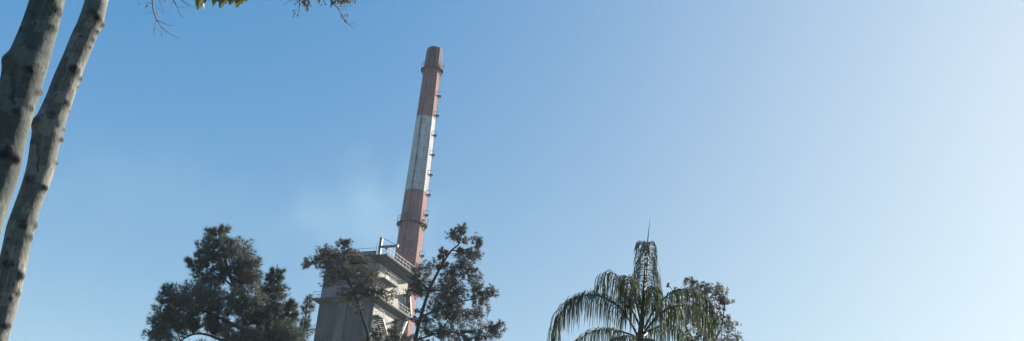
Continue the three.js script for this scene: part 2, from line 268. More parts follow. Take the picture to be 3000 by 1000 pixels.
  function gallery(y, out) {
    const r0 = R(y) * 1.0 - 0.05, r1 = R(y) + out, s = new THREE.Shape(), h = new THREE.Path(); for (let k = 0; k < 16; k++) { const a = rad(22.5 * k); (k ? s.lineTo(Math.cos(a) * r1, Math.sin(a) * r1) : s.moveTo(r1, 0)); (k ? h.lineTo(Math.cos(a) * r0, Math.sin(a) * r0) : h.moveTo(r0, 0)); } s.closePath(); h.closePath(); s.holes.push(h);
    const g = new THREE.ExtrudeGeometry(s, { depth: 0.05, bevelEnabled: false }); g.rotateX(-Math.PI / 2); g.translate(0, y - 0.05, 0);
    const ring = part('ring_platform', g, deckPaint, ch);
    for (let k = 0; k < 16; k++) {
      const a = 22.5 * k + 5, d = dirOf(a), p = d.clone().multiplyScalar(r1 - 0.08).setY(y), q = dirOf(a + 22.5).multiplyScalar(r1 - 0.08).setY(y);
      part('post', bar(p, p.clone().add(V(0, 1.1, 0)), 0.06), steel, ring);
      for (const h of [0.55, 1.12]) part('rail', bar(p.clone().add(V(0, h, 0)), q.clone().add(V(0, h, 0)), 0.06), steel, ring);
      if (k % 2) continue;
      part('bracket', [bar(d.clone().multiplyScalar(R(y) * 0.96).setY(y - 1.25), d.clone().multiplyScalar(r1 - 0.1).setY(y - 0.14), 0.1), bar(d.clone().multiplyScalar(R(y) * 0.96).setY(y - 0.2), d.clone().multiplyScalar(r1 - 0.05).setY(y - 0.2), 0.1, 0.14)], rustSteel, ring);
    }
  }
  gallery(yOf(208), 0.55); gallery(yOf(660), 0.6);
  // lamps and cable boxes on the galleries
  part('warning_lamp', [new THREE.CylinderGeometry(0.1, 0.12, 0.35, 8).translate(...dirOf(88).multiplyScalar(R(yOf(661)) + 0.6).setY(yOf(661) + 1.35).toArray())], steel, ch);
  part('warning_lamp', [new THREE.CylinderGeometry(0.1, 0.12, 0.35, 8).translate(...dirOf(88).multiplyScalar(R(yOf(209)) + 0.6).setY(yOf(209) + 1.35).toArray())], steel, ch);
  part('warning_lamp', box(-0.09, 0.09, 0, 0.22, -0.09, 0.09).translate(...dirOf(160).multiplyScalar(R(H - 3) + 0.12).setY(H - 3.3).toArray()), paleSteel, ch);
  // ladder up the right limb with resting platforms
  const d = dirOf(86), t = dirOf(176), L = [], yt = yOf(212), foot = (y, o) => d.clone().multiplyScalar(R(y) * 0.96 + o).setY(y);
  for (const s of [-0.22, 0.22]) L.push(bar(foot(0, 0.2).addScaledVector(t, s), foot(yt, 0.2).addScaledVector(t, s), 0.035));
  for (let y = 45; y < yt; y += 0.4) L.push(bar(foot(y, 0.2).addScaledVector(t, -0.2), foot(y, 0.2).addScaledVector(t, 0.2), 0.03));
  part('ladder', L, steel, ch);
  for (const py of [278, 335, 393, 450, 508, 567, 626, 745]) {
    const y = yOf(py), f = foot(y, 0), w = (o, s, h) => f.clone().addScaledVector(d, o).addScaledVector(t, s).add(V(0, h, 0)), rp = part('rest_platform', bar(w(-0.1, 0, 0), w(0.62, 0, 0), 0.08, 0.6), steel, ch);
    for (const s of [-0.26, 0.26]) part('bracket', bar(w(0, s, -0.5), w(0.58, s, -0.05), 0.09), steel, rp);
    for (const s of [-0.26, 0.26]) part('post', bar(w(0.58, s, 0.045), w(0.58, s, 0.8), 0.045), steel, rp);
    part('rail', [bar(w(0.58, -0.29, 0.82), w(0.58, 0.29, 0.82), 0.04), bar(w(0.05, 0.27, 0.77), w(0.55, 0.27, 0.77), 0.04)], steel, rp);
  }
}

// ---------------------------------------------------------------- foliage
class Leaves {                               // collects leaf faces with a colour each
  constructor() { this.p = []; this.c = []; }
  tri(a, b, c, k) { this.p.push(a.x, a.y, a.z, b.x, b.y, b.z, c.x, c.y, c.z); for (let i = 0; i < 3; i++) this.c.push(k[0], k[1], k[2]); }
  build() { const g = new THREE.BufferGeometry(); g.setAttribute('position', new THREE.Float32BufferAttribute(this.p, 3)); g.setAttribute('color', new THREE.Float32BufferAttribute(this.c, 3)); g.computeVertexNormals(); return g; }
}
const unit = (r) => { const z = r() * 2 - 1, a = r() * 2 * Math.PI, s = Math.sqrt(1 - z * z); return V(s * Math.cos(a), z, s * Math.sin(a)); };
function needleTuft(L, r, c, dir, n, len, wid, k, spread = 0.9, droop = 0) {
  for (let i = 0; i < n; i++) {
    const d = unit(r).multiplyScalar(spread).add(dir).normalize(), side = d.clone().cross(unit(r)).normalize().multiplyScalar(wid / 2), l = len * (0.4 + 0.95 * r()), tip = c.clone().addScaledVector(d, l); tip.y -= droop * l;
    const f = 0.6 + 0.8 * r(); L.tri(c.clone().add(side), c.clone().sub(side), tip, [k[0] * f, k[1] * f, k[2] * f]);
  }
}
function leafCluster(L, r, c, dir, n, len, wid, k, spread = 1) {
  for (let i = 0; i < n; i++) {
    const d = unit(r).multiplyScalar(spread).add(dir).normalize(), side = d.clone().cross(unit(r)).normalize().multiplyScalar(wid / 2), l = len * (0.6 + 0.7 * r()), s = c.clone().addScaledVector(unit(r), len * 0.35), m = s.clone().addScaledVector(d, l * 0.45), tip = s.clone().addScaledVector(d, l);
    const f = 0.7 + 0.6 * r(), kk = [k[0] * f, k[1] * f, k[2] * f]; L.tri(s, m.clone().add(side), tip, kk); L.tri(s, tip, m.clone().sub(side), kk);
  }
}
const foliage = (t = 0.35) => new THREE.MeshPhysicalMaterial({ vertexColors: true, roughness: 0.75, transmission: t, thickness: 0, side: THREE.DoubleSide });
const needleMat = foliage(0.35), leafMat = foliage(0.45);
const barkDark = std({ map: colorTex(256, 512, (u, v) => { const a = fbm(u * 18, v * 4, 71, 4, 18, 4), b = fbm(u * 40, v * 30, 72, 3, 40, 30); const f = 0.55 + 0.9 * (a - 0.5) + 0.6 * (b - 0.5); return [0.08 * f, 0.066 * f, 0.056 * f]; }, 2, 0.6), roughness: 1 });

// A tree from limbs (pixel paths with depth offset, radii in metres) and lobes of foliage hung on twigs from the nearest limb
function makeTree(o) {
  const r = rng(o.seed), D = o.dist, low = o.limbs[0].path[0], foot = at(low[0], low[1], D + (low[2] || 0)), base = V(foot.x, 0, foot.z);
  const t = thing(o.name, o.label, o.category || 'tree', base, 0, o.group), loc = (px, py, dz = 0) => at(px, py, D + dz).sub(base);
  const perPx = (px, py) => { const a = at(px, py, D), b = at(px + 1, py, D); return a.distanceTo(b); };
  const nodes = [];
  o.limbs.forEach((lb, i) => {
    const pts = lb.path.map((q) => loc(...q)); if (i === 0) pts.unshift(V(0, -0.2, 0), V(0.0, pts[0].y * 0.5, 0));
    const rr = i === 0 ? [o.girth, o.girth * 0.85, ...lb.path.map((_, k) => lb.r[0] + (lb.r[1] - lb.r[0]) * k / Math.max(1, lb.path.length - 1))] : lb.r;
    part(i === 0 ? 'trunk' : 'limb', tube(pts, rr, i === 0 ? 10 : 7), o.bark || barkDark, t);
    const cv = new THREE.CatmullRomCurve3(pts, false, 'centripetal'), n = pts.length * 10; for (let k = 0; k <= n; k++) { const p = cv.getPoint(k / n); if (p.y > pts[pts.length - 1].y * 0.25) nodes.push(p); }
  });
  const L = new Leaves(), tw = [];
  for (const [px, py, rx, ry, count, dz = 0, tone = 0] of o.lobes) {
    const c = loc(px, py, dz), s = perPx(px, py), a = rx * s * (o.shrink ?? 0.86), b = ry * s * (o.shrink ?? 0.86), dp = (o.deep ?? 0.85) * Math.min(a, (a + b) / 2);
    for (let i = 0; i < count * (o.fill ?? 1); i++) {
      const u = unit(r), q = Math.pow(0.12 + 0.88 * r(), 0.45) * (0.86 + 0.28 * r()), e = V(u.x * a * q, u.y * b * q, u.z * dp * q), p = c.clone().add(e);
      if (p.y < 0.3) continue;
      let best = nodes[0], bd = 1e9; for (const n of nodes) { const dd = n.distanceToSquared(p) * (0.6 + 1.6 * r()) + (n.y > p.y ? (n.y - p.y) * 1.5 : 0); if (dd < bd) { bd = dd; best = n; } }
      const span = p.clone().sub(best), out = span.clone().normalize().multiplyScalar(0.6).add(V(u.x, u.y, u.z).multiplyScalar(0.7)).add(V(0, o.lift ?? 0.35, 0)).normalize();
      const mid = best.clone().addScaledVector(span, 0.55).add(V(0, -0.06 * span.length(), 0)), dist = span.length();
      tw.push(tube([best.clone(), mid, p.clone()], [Math.min(0.02, 0.006 + dist * 0.006), 0.004], 3, 4));
      const g = o.tones[(r() * o.tones.length) | 0], f = 0.8 + 0.4 * r(), k = [g[0] * f, g[1] * f, g[2] * f], reach = Math.min(o.spray, dist * 0.7);
      for (let m = 0; m < o.tufts; m++) {
        const w = (m + r()) / o.tufts, cc = p.clone().addScaledVector(out, reach * (w - 0.45)).addScaledVector(unit(r), reach * o.scatter * (0.15 + 0.85 * Math.sqrt(1 - w)));
        (o.leaf ? leafCluster : needleTuft)(L, r, cc, out, o.blades, o.len, o.wid, k, o.spread ?? 0.95, o.droop || 0);
      }
    }
  }
  if (tw.length) part('twigs', tw, o.bark || barkDark, t).userData.kind = 'stuff';
  part('crown', L.build(), o.leaf ? leafMat : needleMat, t).userData.kind = 'stuff';
  return t;
}
const pineTones = [[0.105, 0.125, 0.09], [0.125, 0.135, 0.1], [0.085, 0.103, 0.075], [0.155, 0.15, 0.12], [0.11, 0.14, 0.085]];
const dryTones = [[0.11, 0.118, 0.088], [0.135, 0.128, 0.1], [0.085, 0.1, 0.074], [0.155, 0.125, 0.095], [0.095, 0.115, 0.08], [0.14, 0.108, 0.08]];

makeTree({ // the feathery pine on the left
  name: 'pine_tree', label: 'broad feathery pine left of the concrete tower, tip highest on the left', seed: 11, dist: 56, girth: 0.3, spray: 0.8, scatter: 0.4, tufts: 15, blades: 16, len: 0.22, wid: 0.016, spread: 0.95, fill: 0.9, tones: pineTones, group: 'pines round the tower',
  limbs: [{ path: [[812, 1110], [772, 985], [735, 905], [693, 848], [668, 795], [650, 720], [640, 680]], r: [0.22, 0.03] },
    { path: [[772, 985], [700, 960], [640, 930], [560, 900], [500, 890]], r: [0.11, 0.03] }, { path: [[790, 1050], [690, 1010], [642, 995], [600, 980], [563, 981], [510, 1010]], r: [0.1, 0.03] },
    { path: [[735, 905], [790, 860], [808, 800], [812, 775]], r: [0.07, 0.02] }, { path: [[772, 985, 1], [840, 940, 1], [870, 890, 1]], r: [0.07, 0.02] }, { path: [[693, 848], [630, 800], [570, 770]], r: [0.06, 0.02] }, { path: [[668, 795], [720, 770], [760, 770]], r: [0.05, 0.02] }],
  lobes: [[640, 692, 42, 30, 42], [625, 735, 50, 42, 46], [690, 730, 50, 36, 34, 0.5], [575, 770, 32, 32, 32], [640, 800, 45, 40, 36], [725, 770, 40, 30, 34, -0.5], [720, 815, 50, 48, 60, 0.6], [600, 830, 36, 28, 22],
    [806, 810, 26, 40, 34], [800, 860, 40, 40, 46, 0.5], [560, 880, 70, 38, 70, -0.6], [640, 890, 70, 42, 66, 0.6], [492, 870, 28, 30, 26], [480, 930, 34, 44, 44, 0.4], [545, 945, 70, 34, 68], [640, 955, 60, 34, 50, 0.7], [720, 890, 60, 55, 80, -0.5],
    [770, 940, 80, 60, 130, 0.4], [842, 935, 32, 50, 50, 0.9], [815, 990, 66, 40, 90], [730, 1000, 90, 40, 110, -0.4], [475, 990, 40, 28, 30], [600, 1040, 120, 34, 60, 0.5], [660, 760, 60, 50, 30], [856, 898, 14, 20, 12, 0.6]],
});
makeTree({ // thin young pine between the pine and the tower
  name: 'pine_tree', label: 'thin young pine in the gap between broad pine and tower', seed: 12, dist: 84, girth: 0.2, spray: 0.5, scatter: 0.6, tufts: 9, blades: 9, len: 0.26, wid: 0.022, tones: pineTones, group: 'pines round the tower',
  limbs: [{ path: [[884, 1060], [890, 980], [898, 900], [902, 868]], r: [0.12, 0.02] }],
  lobes: [[902, 878, 11, 16, 14], [900, 905, 18, 20, 22], [894, 935, 22, 22, 26], [890, 970, 30, 26, 40], [886, 1020, 40, 30, 40]],
});
makeTree({ // pine whose crown hangs in front of the tower
  name: 'pine_tree', label: 'dark pine with its crown in front of the tower front', seed: 13, dist: 74, girth: 0.3, spray: 0.6, scatter: 0.42, tufts: 10, blades: 13, len: 0.18, wid: 0.022, fill: 0.95, spread: 0.9, tones: dryTones, group: 'pines round the tower',
  limbs: [{ path: [[1090, 1090], [1078, 985], [1062, 930], [1045, 880], [1025, 830], [1010, 780], [1008, 730]], r: [0.13, 0.03] },
    { path: [[1025, 830], [985, 790], [950, 770], [915, 775]], r: [0.07, 0.02] }, { path: [[1045, 880], [1090, 850], [1115, 860]], r: [0.06, 0.02] }, { path: [[1010, 780], [1060, 770], [1085, 780]], r: [0.05, 0.02] }],
  lobes: [[1010, 718, 26, 16, 26], [958, 742, 30, 18, 26], [1010, 752, 60, 24, 62], [1060, 765, 32, 20, 26, 0.5], [906, 772, 20, 16, 20], [940, 768, 28, 20, 22], [985, 795, 55, 34, 70, -0.5], [1050, 805, 48, 30, 62, 0.5], [1085, 815, 30, 24, 28], [1035, 845, 50, 24, 50], [1125, 860, 40, 22, 38, 0.6], [1075, 850, 34, 24, 30], [965, 828, 26, 16, 16],
    [1015, 875, 26, 20, 20], [1050, 905, 18, 28, 14]],
});
makeTree({ // tall pine right of the tower
  name: 'pine_tree', label: 'tall open pine to the right of the tower, leaning right', seed: 14, dist: 66, girth: 0.3, spray: 0.6, scatter: 0.42, tufts: 10, blades: 13, len: 0.18, wid: 0.022, fill: 0.95, spread: 0.9, tones: dryTones, group: 'pines round the tower',
  limbs: [{ path: [[1200, 1100], [1216, 1000], [1232, 930], [1258, 850], [1290, 785], [1322, 735], [1345, 715], [1352, 690]], r: [0.14, 0.025] },
    { path: [[1232, 930], [1300, 900], [1370, 880], [1430, 870]], r: [0.08, 0.02] }, { path: [[1216, 1000], [1290, 975], [1370, 975], [1450, 952]], r: [0.06, 0.02] }, { path: [[1205, 1065], [1290, 1045], [1370, 1050], [1440, 1030]], r: [0.07, 0.02] }, { path: [[1258, 850], [1220, 820], [1190, 810]], r: [0.05, 0.02] }, { path: [[1258, 850], [1310, 850], [1370, 800]], r: [0.06, 0.02] }, { path: [[1290, 785], [1300, 745], [1292, 725]], r: [0.04, 0.015] }, { path: [[1322, 735], [1370, 730], [1395, 720]], r: [0.04, 0.015] }],
  lobes: [[1352, 676, 20, 14, 20], [1328, 695, 18, 22, 15], [1355, 705, 18, 16, 12], [1395, 710, 14, 22, 18], [1385, 750, 22, 24, 24], [1352, 745, 28, 24, 26], [1298, 740, 14, 24, 16], [1290, 770, 30, 24, 26], [1362, 790, 38, 32, 46], [1310, 800, 40, 30, 44], [1250, 790, 26, 22, 16], [1222, 800, 18, 30, 20], [1250, 840, 44, 34, 56, 0.5],
    [1325, 855, 55, 44, 100, -0.5], [1300, 905, 60, 46, 110, 0.5], [1215, 850, 30, 24, 26], [1390, 830, 24, 30, 22], [1400, 870, 38, 26, 36], [1432, 862, 24, 20, 24], [1405, 915, 30, 22, 24], [1350, 930, 55, 36, 56, 0.6], [1260, 960, 60, 40, 66], [1330, 985, 80, 34, 80], [1420, 975, 46, 30, 44, 0.5], [1452, 960, 24, 22, 22], [1400, 1020, 80, 30, 50], [1220, 1020, 60, 30, 40], [1225, 930, 16, 30, 10]],
});
makeTree({ name: 'pine_tree', label: 'small dark pine tip under the stair flight of the tower', seed: 15, dist: 80, girth: 0.16, spray: 0.4, scatter: 0.6, tufts: 9, blades: 8, len: 0.18, wid: 0.034, tones: dryTones, group: 'pines round the tower',
  limbs: [{ path: [[1100, 1080], [1104, 1010], [1106, 960]], r: [0.1, 0.02] }], lobes: [[1107, 962, 8, 12, 8], [1104, 985, 24, 14, 22], [1090, 1005, 40, 16, 34]] });
makeTree({ name: 'pine_tree', label: 'small dark pine before the sunny tower wall, right of the stair', seed: 16, dist: 80, girth: 0.16, spray: 0.4, scatter: 0.6, tufts: 9, blades: 8, len: 0.18, wid: 0.034, tones: dryTones, group: 'pines round the tower',
  limbs: [{ path: [[1152, 1080], [1154, 1000], [1157, 940]], r: [0.1, 0.02] }], lobes: [[1157, 944, 9, 14, 10], [1155, 968, 20, 14, 22], [1155, 995, 30, 18, 34], [1195, 1000, 22, 24, 24]] });
makeTree({ name: 'round_tree', label: 'rounded grey-green leafy tree behind the right side of the palm', seed: 17, dist: 52, girth: 0.22, spray: 0.45, scatter: 0.5, tufts: 6, blades: 6, len: 0.1, wid: 0.05, leaf: true, lift: 0.3, fill: 0.75, tones: [[0.2, 0.21, 0.165], [0.25, 0.235, 0.2], [0.17, 0.18, 0.145], [0.26, 0.24, 0.22]],
  limbs: [{ path: [[2058, 1150], [2062, 1040], [2066, 960], [2060, 900]], r: [0.14, 0.03] }, { path: [[2062, 1040], [2010, 960], [1985, 880], [1962, 838]], r: [0.07, 0.01] }, { path: [[2062, 1040], [2110, 970], [2125, 890]], r: [0.07, 0.02] }, { path: [[2066, 960], [2040, 880], [2020, 830]], r: [0.05, 0.015] }],
  lobes: [[2020, 830, 24, 18, 22], [2045, 850, 40, 28, 42], [1982, 862, 18, 22, 18], [1962, 838, 6, 6, 3], [2010, 890, 50, 40, 56], [2085, 870, 44, 34, 48], [2115, 852, 14, 12, 12], [2125, 890, 24, 24, 26], [2070, 930, 60, 44, 84], [2140, 945, 28, 30, 30], [2000, 950, 50, 40, 60], [2060, 1000, 90, 34, 110], [2145, 990, 24, 20, 20]] });
makeTree({ name: 'leafy_shrub', label: 'tip of a leafy shrub at the bottom left corner', seed: 18, dist: 40, girth: 0.1, category: 'shrub', spray: 0.25, scatter: 0.6, tufts: 6, blades: 5, len: 0.1, wid: 0.05, leaf: true, tones: [[0.06, 0.075, 0.04], [0.08, 0.09, 0.05]],
  limbs: [{ path: [[30, 1150], [36, 1060], [42, 1010]], r: [0.06, 0.01] }], lobes: [[42, 1014, 16, 12, 8], [50, 1040, 40, 18, 20]] });

// ---------------------------------------------------------------- palm
{
  const r = rng(77), D = 28, c0 = at(1877, 1004, D), base = V(c0.x, 0, c0.z), loc = (px, py, dz = 0) => at(px, py, D + dz).sub(base);
  const p = thing('queen_palm', 'queen palm with drooping feathery fronds and a bare upright spear', 'palm', base);
  const crown = loc(1877, 985), up = loc(1884, 900);
  part('trunk', tube([V(0, -0.2, 0), V(0.02, crown.y * 0.5, 0), crown.clone()], [0.16, 0.11, 0.09], 12, 40), std({ map: colorTex(128, 512, (u, v) => { const ring = Math.abs((v * 24) % 1 - 0.5) < 0.07 ? 0.6 : 1, f = ring * (0.7 + 0.7 * (fbm(u * 12, v * 60, 33, 3, 12, 60) - 0.5) + 0.3); return [0.1 * f, 0.085 * f, 0.075 * f]; }, 1, 0.35), roughness: 1 }), p);
  const stalk = std({ map: colorTex(128, 256, (u, v) => { const f = 0.75 + 0.6 * (fbm(u * 6, v * 30, 34, 3, 6, 30) - 0.5) + 0.2; return [0.06 * f, 0.056 * f, 0.036 * f]; }), roughness: 0.6 });
  const palmMat = new THREE.MeshPhysicalMaterial({ vertexColors: true, roughness: 0.8, specularIntensity: 0.5, transmission: 0.38, thickness: 0, side: THREE.DoubleSide });
  part('crownshaft', tube([crown.clone().add(V(0, -0.1, 0)), crown.clone().lerp(up, 0.45), up.clone()], [0.09, 0.075, 0.045], 10), stalk, p);
  part('spear_leaf', tube([up.clone().lerp(crown, 0.3), loc(1893, 760), loc(1898, 705), loc(1905, 640)], [0.04, 0.03, 0.016, 0.003], 6), stalk, p, 'unopened upright spear leaf');
  // frond: rachis path in pixels, leaflets both sides that leave sideways, then hang
  function frond(path, n, len, tones, spreadAmt = 0.3, stiff = 0.25, t0 = 0.2, taper = 0) {
    const pts = path.map((q) => loc(...q)), cv = new THREE.CatmullRomCurve3(pts, false, 'centripetal'), L = new Leaves();
    n = Math.round(n * 1.65);
    for (let i = 0; i < n; i++) for (const s of [-1, 1]) {
      const t = t0 + (1 - t0) * (i + r()) / n, a = cv.getPointAt(Math.min(1, t)), tan = cv.getTangentAt(Math.min(1, t));
      let side = tan.clone().cross(V(0, 1, 0)); if (side.lengthSq() < 0.02) side = V(1, 0, 0); side.normalize().multiplyScalar(s); side.applyAxisAngle(tan, (r() - 0.5) * 1.3);
      const l = len * (0.55 + 0.45 * Math.sin(Math.PI * Math.min(1, 0.18 + t * 0.78))) * (0.5 + 0.65 * r()) * (1 - taper * t), k = tones[(r() * tones.length) | 0], f = 0.75 + 0.5 * r(), kk = [k[0] * f, k[1] * f, k[2] * f];
      let dir = side.clone().multiplyScalar(1).addScaledVector(tan, 0.55).add(V(0, stiff + 0.25 * (r() - 0.3), 0)).normalize(); let q = a.clone(); const S = 8, wv = side.clone().cross(V(0, 1, 0)).normalize().applyAxisAngle(V(0, 1, 0), r() * 3);
      for (let m = 0; m < S; m++) {
        const w0 = 0.026 * (m === 0 ? 0.5 : 1 - 0.55 * (m / S)), w1 = m === S - 1 ? 0.002   : 0.026 * (1 - 0.55 * ((m + 1) / S)), e = q.clone().addScaledVector(dir, l / S), A = wv.clone().multiplyScalar(w0 / 2), B = wv.clone().multiplyScalar(w1 / 2);
        L.tri(q.clone().add(A), q.clone().sub(A), e.clone().add(B), kk); L.tri(e.clone().add(B), q.clone().sub(A), e.clone().sub(B), kk);
        q = e; const g = spreadAmt + m * 0.1; dir = dir.clone().multiplyScalar(1 - Math.min(0.7, 0.15 + g * 0.8)).add(V(0, -(0.28 + g) * (0.85 + 0.3 * r()), 0)).normalize();
      }
    }
    const f = part('frond', L.build(), palmMat, p), n1 = path.length; part('rachis', tube(pts, [0.035, 0.022, 0.012, 0.005], 5, 20), stalk, f); return f;
  }
  const g1 = [[0.06, 0.085, 0.04], [0.08, 0.1, 0.045], [0.05, 0.07, 0.036], [0.1, 0.085, 0.05]], g2 = [[0.085, 0.105, 0.035], [0.11, 0.115, 0.045], [0.06, 0.08, 0.03]], g3 = [[0.09, 0.095, 0.07], [0.12, 0.11, 0.085], [0.07, 0.08, 0.06]];
  frond([[1880, 940], [1888, 840, -0.1], [1891, 765, -0.15], [1890, 722, -0.25], [1882, 708, -0.4], [1875, 716, -0.55]], 62, 1.15, g3, 0.08, -0.1, 0.2, 0.5);
  frond([[1882, 940], [1890, 850, 0.1], [1898, 770, 0.1], [1901, 724, 0.1], [1905, 709, 0.2], [1910, 716, 0.35]], 56, 1.15, g3, 0.08, -0.1, 0.2, 0.5);
  frond([[1878, 945], [1862, 880, -0.5], [1848, 830, -0.9], [1838, 812, -1.2], [1850, 830, -1.7]], 50, 0.9, g2, 0.25, 0.1, 0.2);
  frond([[1876, 960], [1850, 900, 0.2], [1820, 830, 0.4], [1795, 800, 0.5], [1770, 810, 0.6], [1758, 850, 0.7]], 52, 1.05, g1, 0.25, 0.2, 0.25);
  frond([[1868, 985], [1845, 940], [1800, 890, -0.1], [1740, 866, -0.2], [1680, 880, -0.3], [1640, 930, -0.4], [1622, 985, -0.4]], 100, 1.15, g1, 0.24, 0.55, 0.16);
  frond([[1868, 992], [1830, 975, 0.4], [1770, 966, 0.8], [1710, 985, 1.1], [1670, 1030, 1.2]], 50, 0.8, g1, 0.25, 0.2, 0.25);
  frond([[1884, 975], [1910, 920, 0.2], [1940, 880, 0.4], [1990, 850, 0.6], [2040, 858, 0.7], [2084, 895, 0.8], [2102, 945, 0.8]], 76, 1.1, g1, 0.26, 0.2, 0.2);
  frond([[1884, 980], [1920, 935, -0.4], [1960, 905, -0.7], [2020, 895, -0.9], [2065, 925, -1], [2088, 970, -1]], 60, 0.85, g2, 0.26, 0.2, 0.2);
  frond([[1886, 985], [1915, 965, 0.8], [1960, 955, 1.3], [2010, 985, 1.6], [2030, 1030, 1.7]], 46, 0.8, g1, 0.26, 0.2, 0.22);
  frond([[1882, 950], [1900, 880, -0.5], [1915, 845, -1.0], [1918, 850, -1.5], [1912, 900, -1.9]], 44, 0.75, g2, 0.25, 0.1, 0.22);
  frond([[1866, 995], [1840, 985, -0.9], [1800, 1000, -1.5], [1780, 1050, -1.8]], 36, 0.7, g1, 0.26, 0.2, 0.25);
  frond([[1884, 995], [1915, 1000, -1.0], [1950, 1030, -1.5], [1970, 1090, -1.8]], 36, 0.7, g1, 0.26, 0.1, 0.25);
}

// ---------------------------------------------------------------- pale barked trees on the near left
const barkPale = std({
  vertexColors: true, roughness: 0.95, bumpScale: 0.005,
  map: colorTex(1024, 1024, (u, v) => {
    const patch = fbm(u * 5, v * 9, 211, 5, 5, 9), grain = fbm(u * 46, v * 26, 213, 4, 46, 26), fib = fbm(u * 90, v * 8, 215, 3, 90, 8), spot = fbm(u * 22, v * 22, 217, 3, 22, 22);
    let c = mix3([0.125, 0.117, 0.1], [0.098, 0.096, 0.086], step(0.47, 0.53, patch)); c = mix3(c, [0.19, 0.176, 0.15], 0.8 * step(0.58, 0.61, fbm(u * 7, v * 12, 221, 5, 7, 12)));
    const len = step(0.68, 0.74, fbm(u * 20, v * 90, 219, 3, 20, 90)), f = (1 + 0.7 * (grain - 0.5) + 0.45 * (fib - 0.5)) * (1 - 0.35 * len); c = c.map((t) => t * f); return mix3(c, [0.03, 0.028, 0.025], 0.7 * step(0.74, 0.8, spot));
  }, 1, 1),
  bumpMap: greyTex(512, 512, (u, v) => 0.5 + 0.6 * (fbm(u * 30, v * 40, 231, 4, 30, 40) - 0.5) + 0.25 * (step(0.47, 0.53, fbm(u * 5, v * 9, 211, 5, 5, 9)) - 0.5) + 0.3 * (fbm(u * 90, v * 90, 237, 2, 90, 90) - 0.5)),
});
function paleTrunk(parent, base, D, spine, knots, seed, tint) {
  // spine: [pixel x, pixel y, width in pixels] from the top down
  const r = rng(seed), C = spine.map(([px, py]) => at(px, py, D).sub(base)), hw = spine.map(([px, py, w]) => at(px - w / 2, py, D).distanceTo(at(px + w / 2, py, D)) / 2);
  const last = C[C.length - 1], pts = [...C, V(last.x * 0.5, last.y * 0.5, last.z * 0.5), V(0, -0.2, 0)], rr = [...hw, hw[hw.length - 1] * 1.12, hw[hw.length - 1] * 1.4];
  const cv = new THREE.CatmullRomCurve3(pts, false, 'centripetal'), n = 420, seg = 44, pos = [], uv = [], cl = [], idx = [], per = pts.length - 1;
  const K = knots.map(([px, py, size, amp, dark]) => { let best = 0, bd = 1e9; for (let i = 0; i <= 400; i++) { const t = i / 400 * (spine.length - 1) / per, k = Math.min(spine.length - 2, Math.floor(t * per)), q = t * per - k, yy = spine[k][1] + (spine[k + 1][1] - spine[k][1]) * q, d = Math.abs(yy - py + 0); if (d < bd) { bd = d; best = t; } } const k = Math.min(spine.length - 2, Math.floor(best * per)), q = best * per - k, cx = spine[k][0] + (spine[k + 1][0] - spine[k][0]) * q, w = spine[k][2] + (spine[k + 1][2] - spine[k][2]) * q; return { y: cv.getPoint(best).y, a: Math.asin(Math.max(-0.98, Math.min(0.98, (px - cx) / (w / 2)))), size, amp, dark }; });
  const toCam = V(EYE.x - base.x, 0, EYE.z - base.z).normalize(), right = V(-toCam.z, 0, toCam.x).multiplyScalar(-1); if (right.x < 0) right.multiplyScalar(-1);
  for (let i = 0; i <= n; i++) {
    const t = i / n, c = cv.getPoint(t), f = t * per, k = Math.min(per - 1, Math.floor(f)), R0 = rr[k] + (rr[k + 1] - rr[k]) * (f - k);
    for (let s = 0; s <= seg; s++) {
      const a = s / seg * 2 * Math.PI, sm = s % seg; let R = R0 * (1 + 0.035 * (fbm(sm / seg * 5, c.y * 2.2, seed, 3, 5, 0) - 0.5) + 0.07 * (fbm(sm / seg * 3, c.y * 0.9, seed + 5, 2, 3, 0) - 0.5)), dark = 0;
      for (const q of K) {
        let da = a - q.a; da = Math.atan2(Math.sin(da), Math.cos(da)); const dx = da * R0 / q.size, dy = (c.y - q.y) / (q.size * 0.8), d2 = dx * dx + dy * dy; if (d2 > 9) continue;
        R += 1.35 * q.amp * Math.exp(-d2) * (1 + 0.5 * (noise(a * 6, c.y * 20, seed + 3) - 0.5)); const ringy = Math.exp(-((Math.sqrt(d2) - 0.55) ** 2) * 12); dark = Math.max(dark, q.dark * (0.8 * Math.exp(-d2 * 1.3) + 0.6 * ringy) * (0.55 + 0.9 * noise(a * 9 + 3, c.y * 34, seed + 8)));
      }
      const p = c.clone().addScaledVector(toCam, R * Math.cos(a)).addScaledVector(right, R * Math.sin(a)); pos.push(p.x, p.y, p.z); uv.push(s / seg, c.y * 0.5 + seed * 0.13);
      const m = 1 - 0.85 * sat(dark); cl.push(m * tint[0], m * tint[1], m * tint[2]);
    }
  }
  for (let i = 0; i < n; i++) for (let s = 0; s < seg; s++) { const a = i * (seg + 1) + s, b = a + seg + 1; idx.push(a, b, a + 1, b, b + 1, a + 1); }
  const g = new THREE.BufferGeometry(); g.setAttribute('position', new THREE.Float32BufferAttribute(pos, 3)); g.setAttribute('uv', new THREE.Float32BufferAttribute(uv, 2)); g.setAttribute('color', new THREE.Float32BufferAttribute(cl, 3)); g.setIndex(idx); g.computeVertexNormals();
  // close the seam in the normals
  const nn = g.attributes.normal; for (let i = 0; i <= n; i++) { const a = i * (seg + 1), b = a + seg, v = V(nn.getX(a) + nn.getX(b), nn.getY(a) + nn.getY(b), nn.getZ(a) + nn.getZ(b)).normalize(); nn.setXYZ(a, v.x, v.y, v.z); nn.setXYZ(b, v.x, v.y, v.z); }
  return part('trunk', g, barkPale, parent);
}
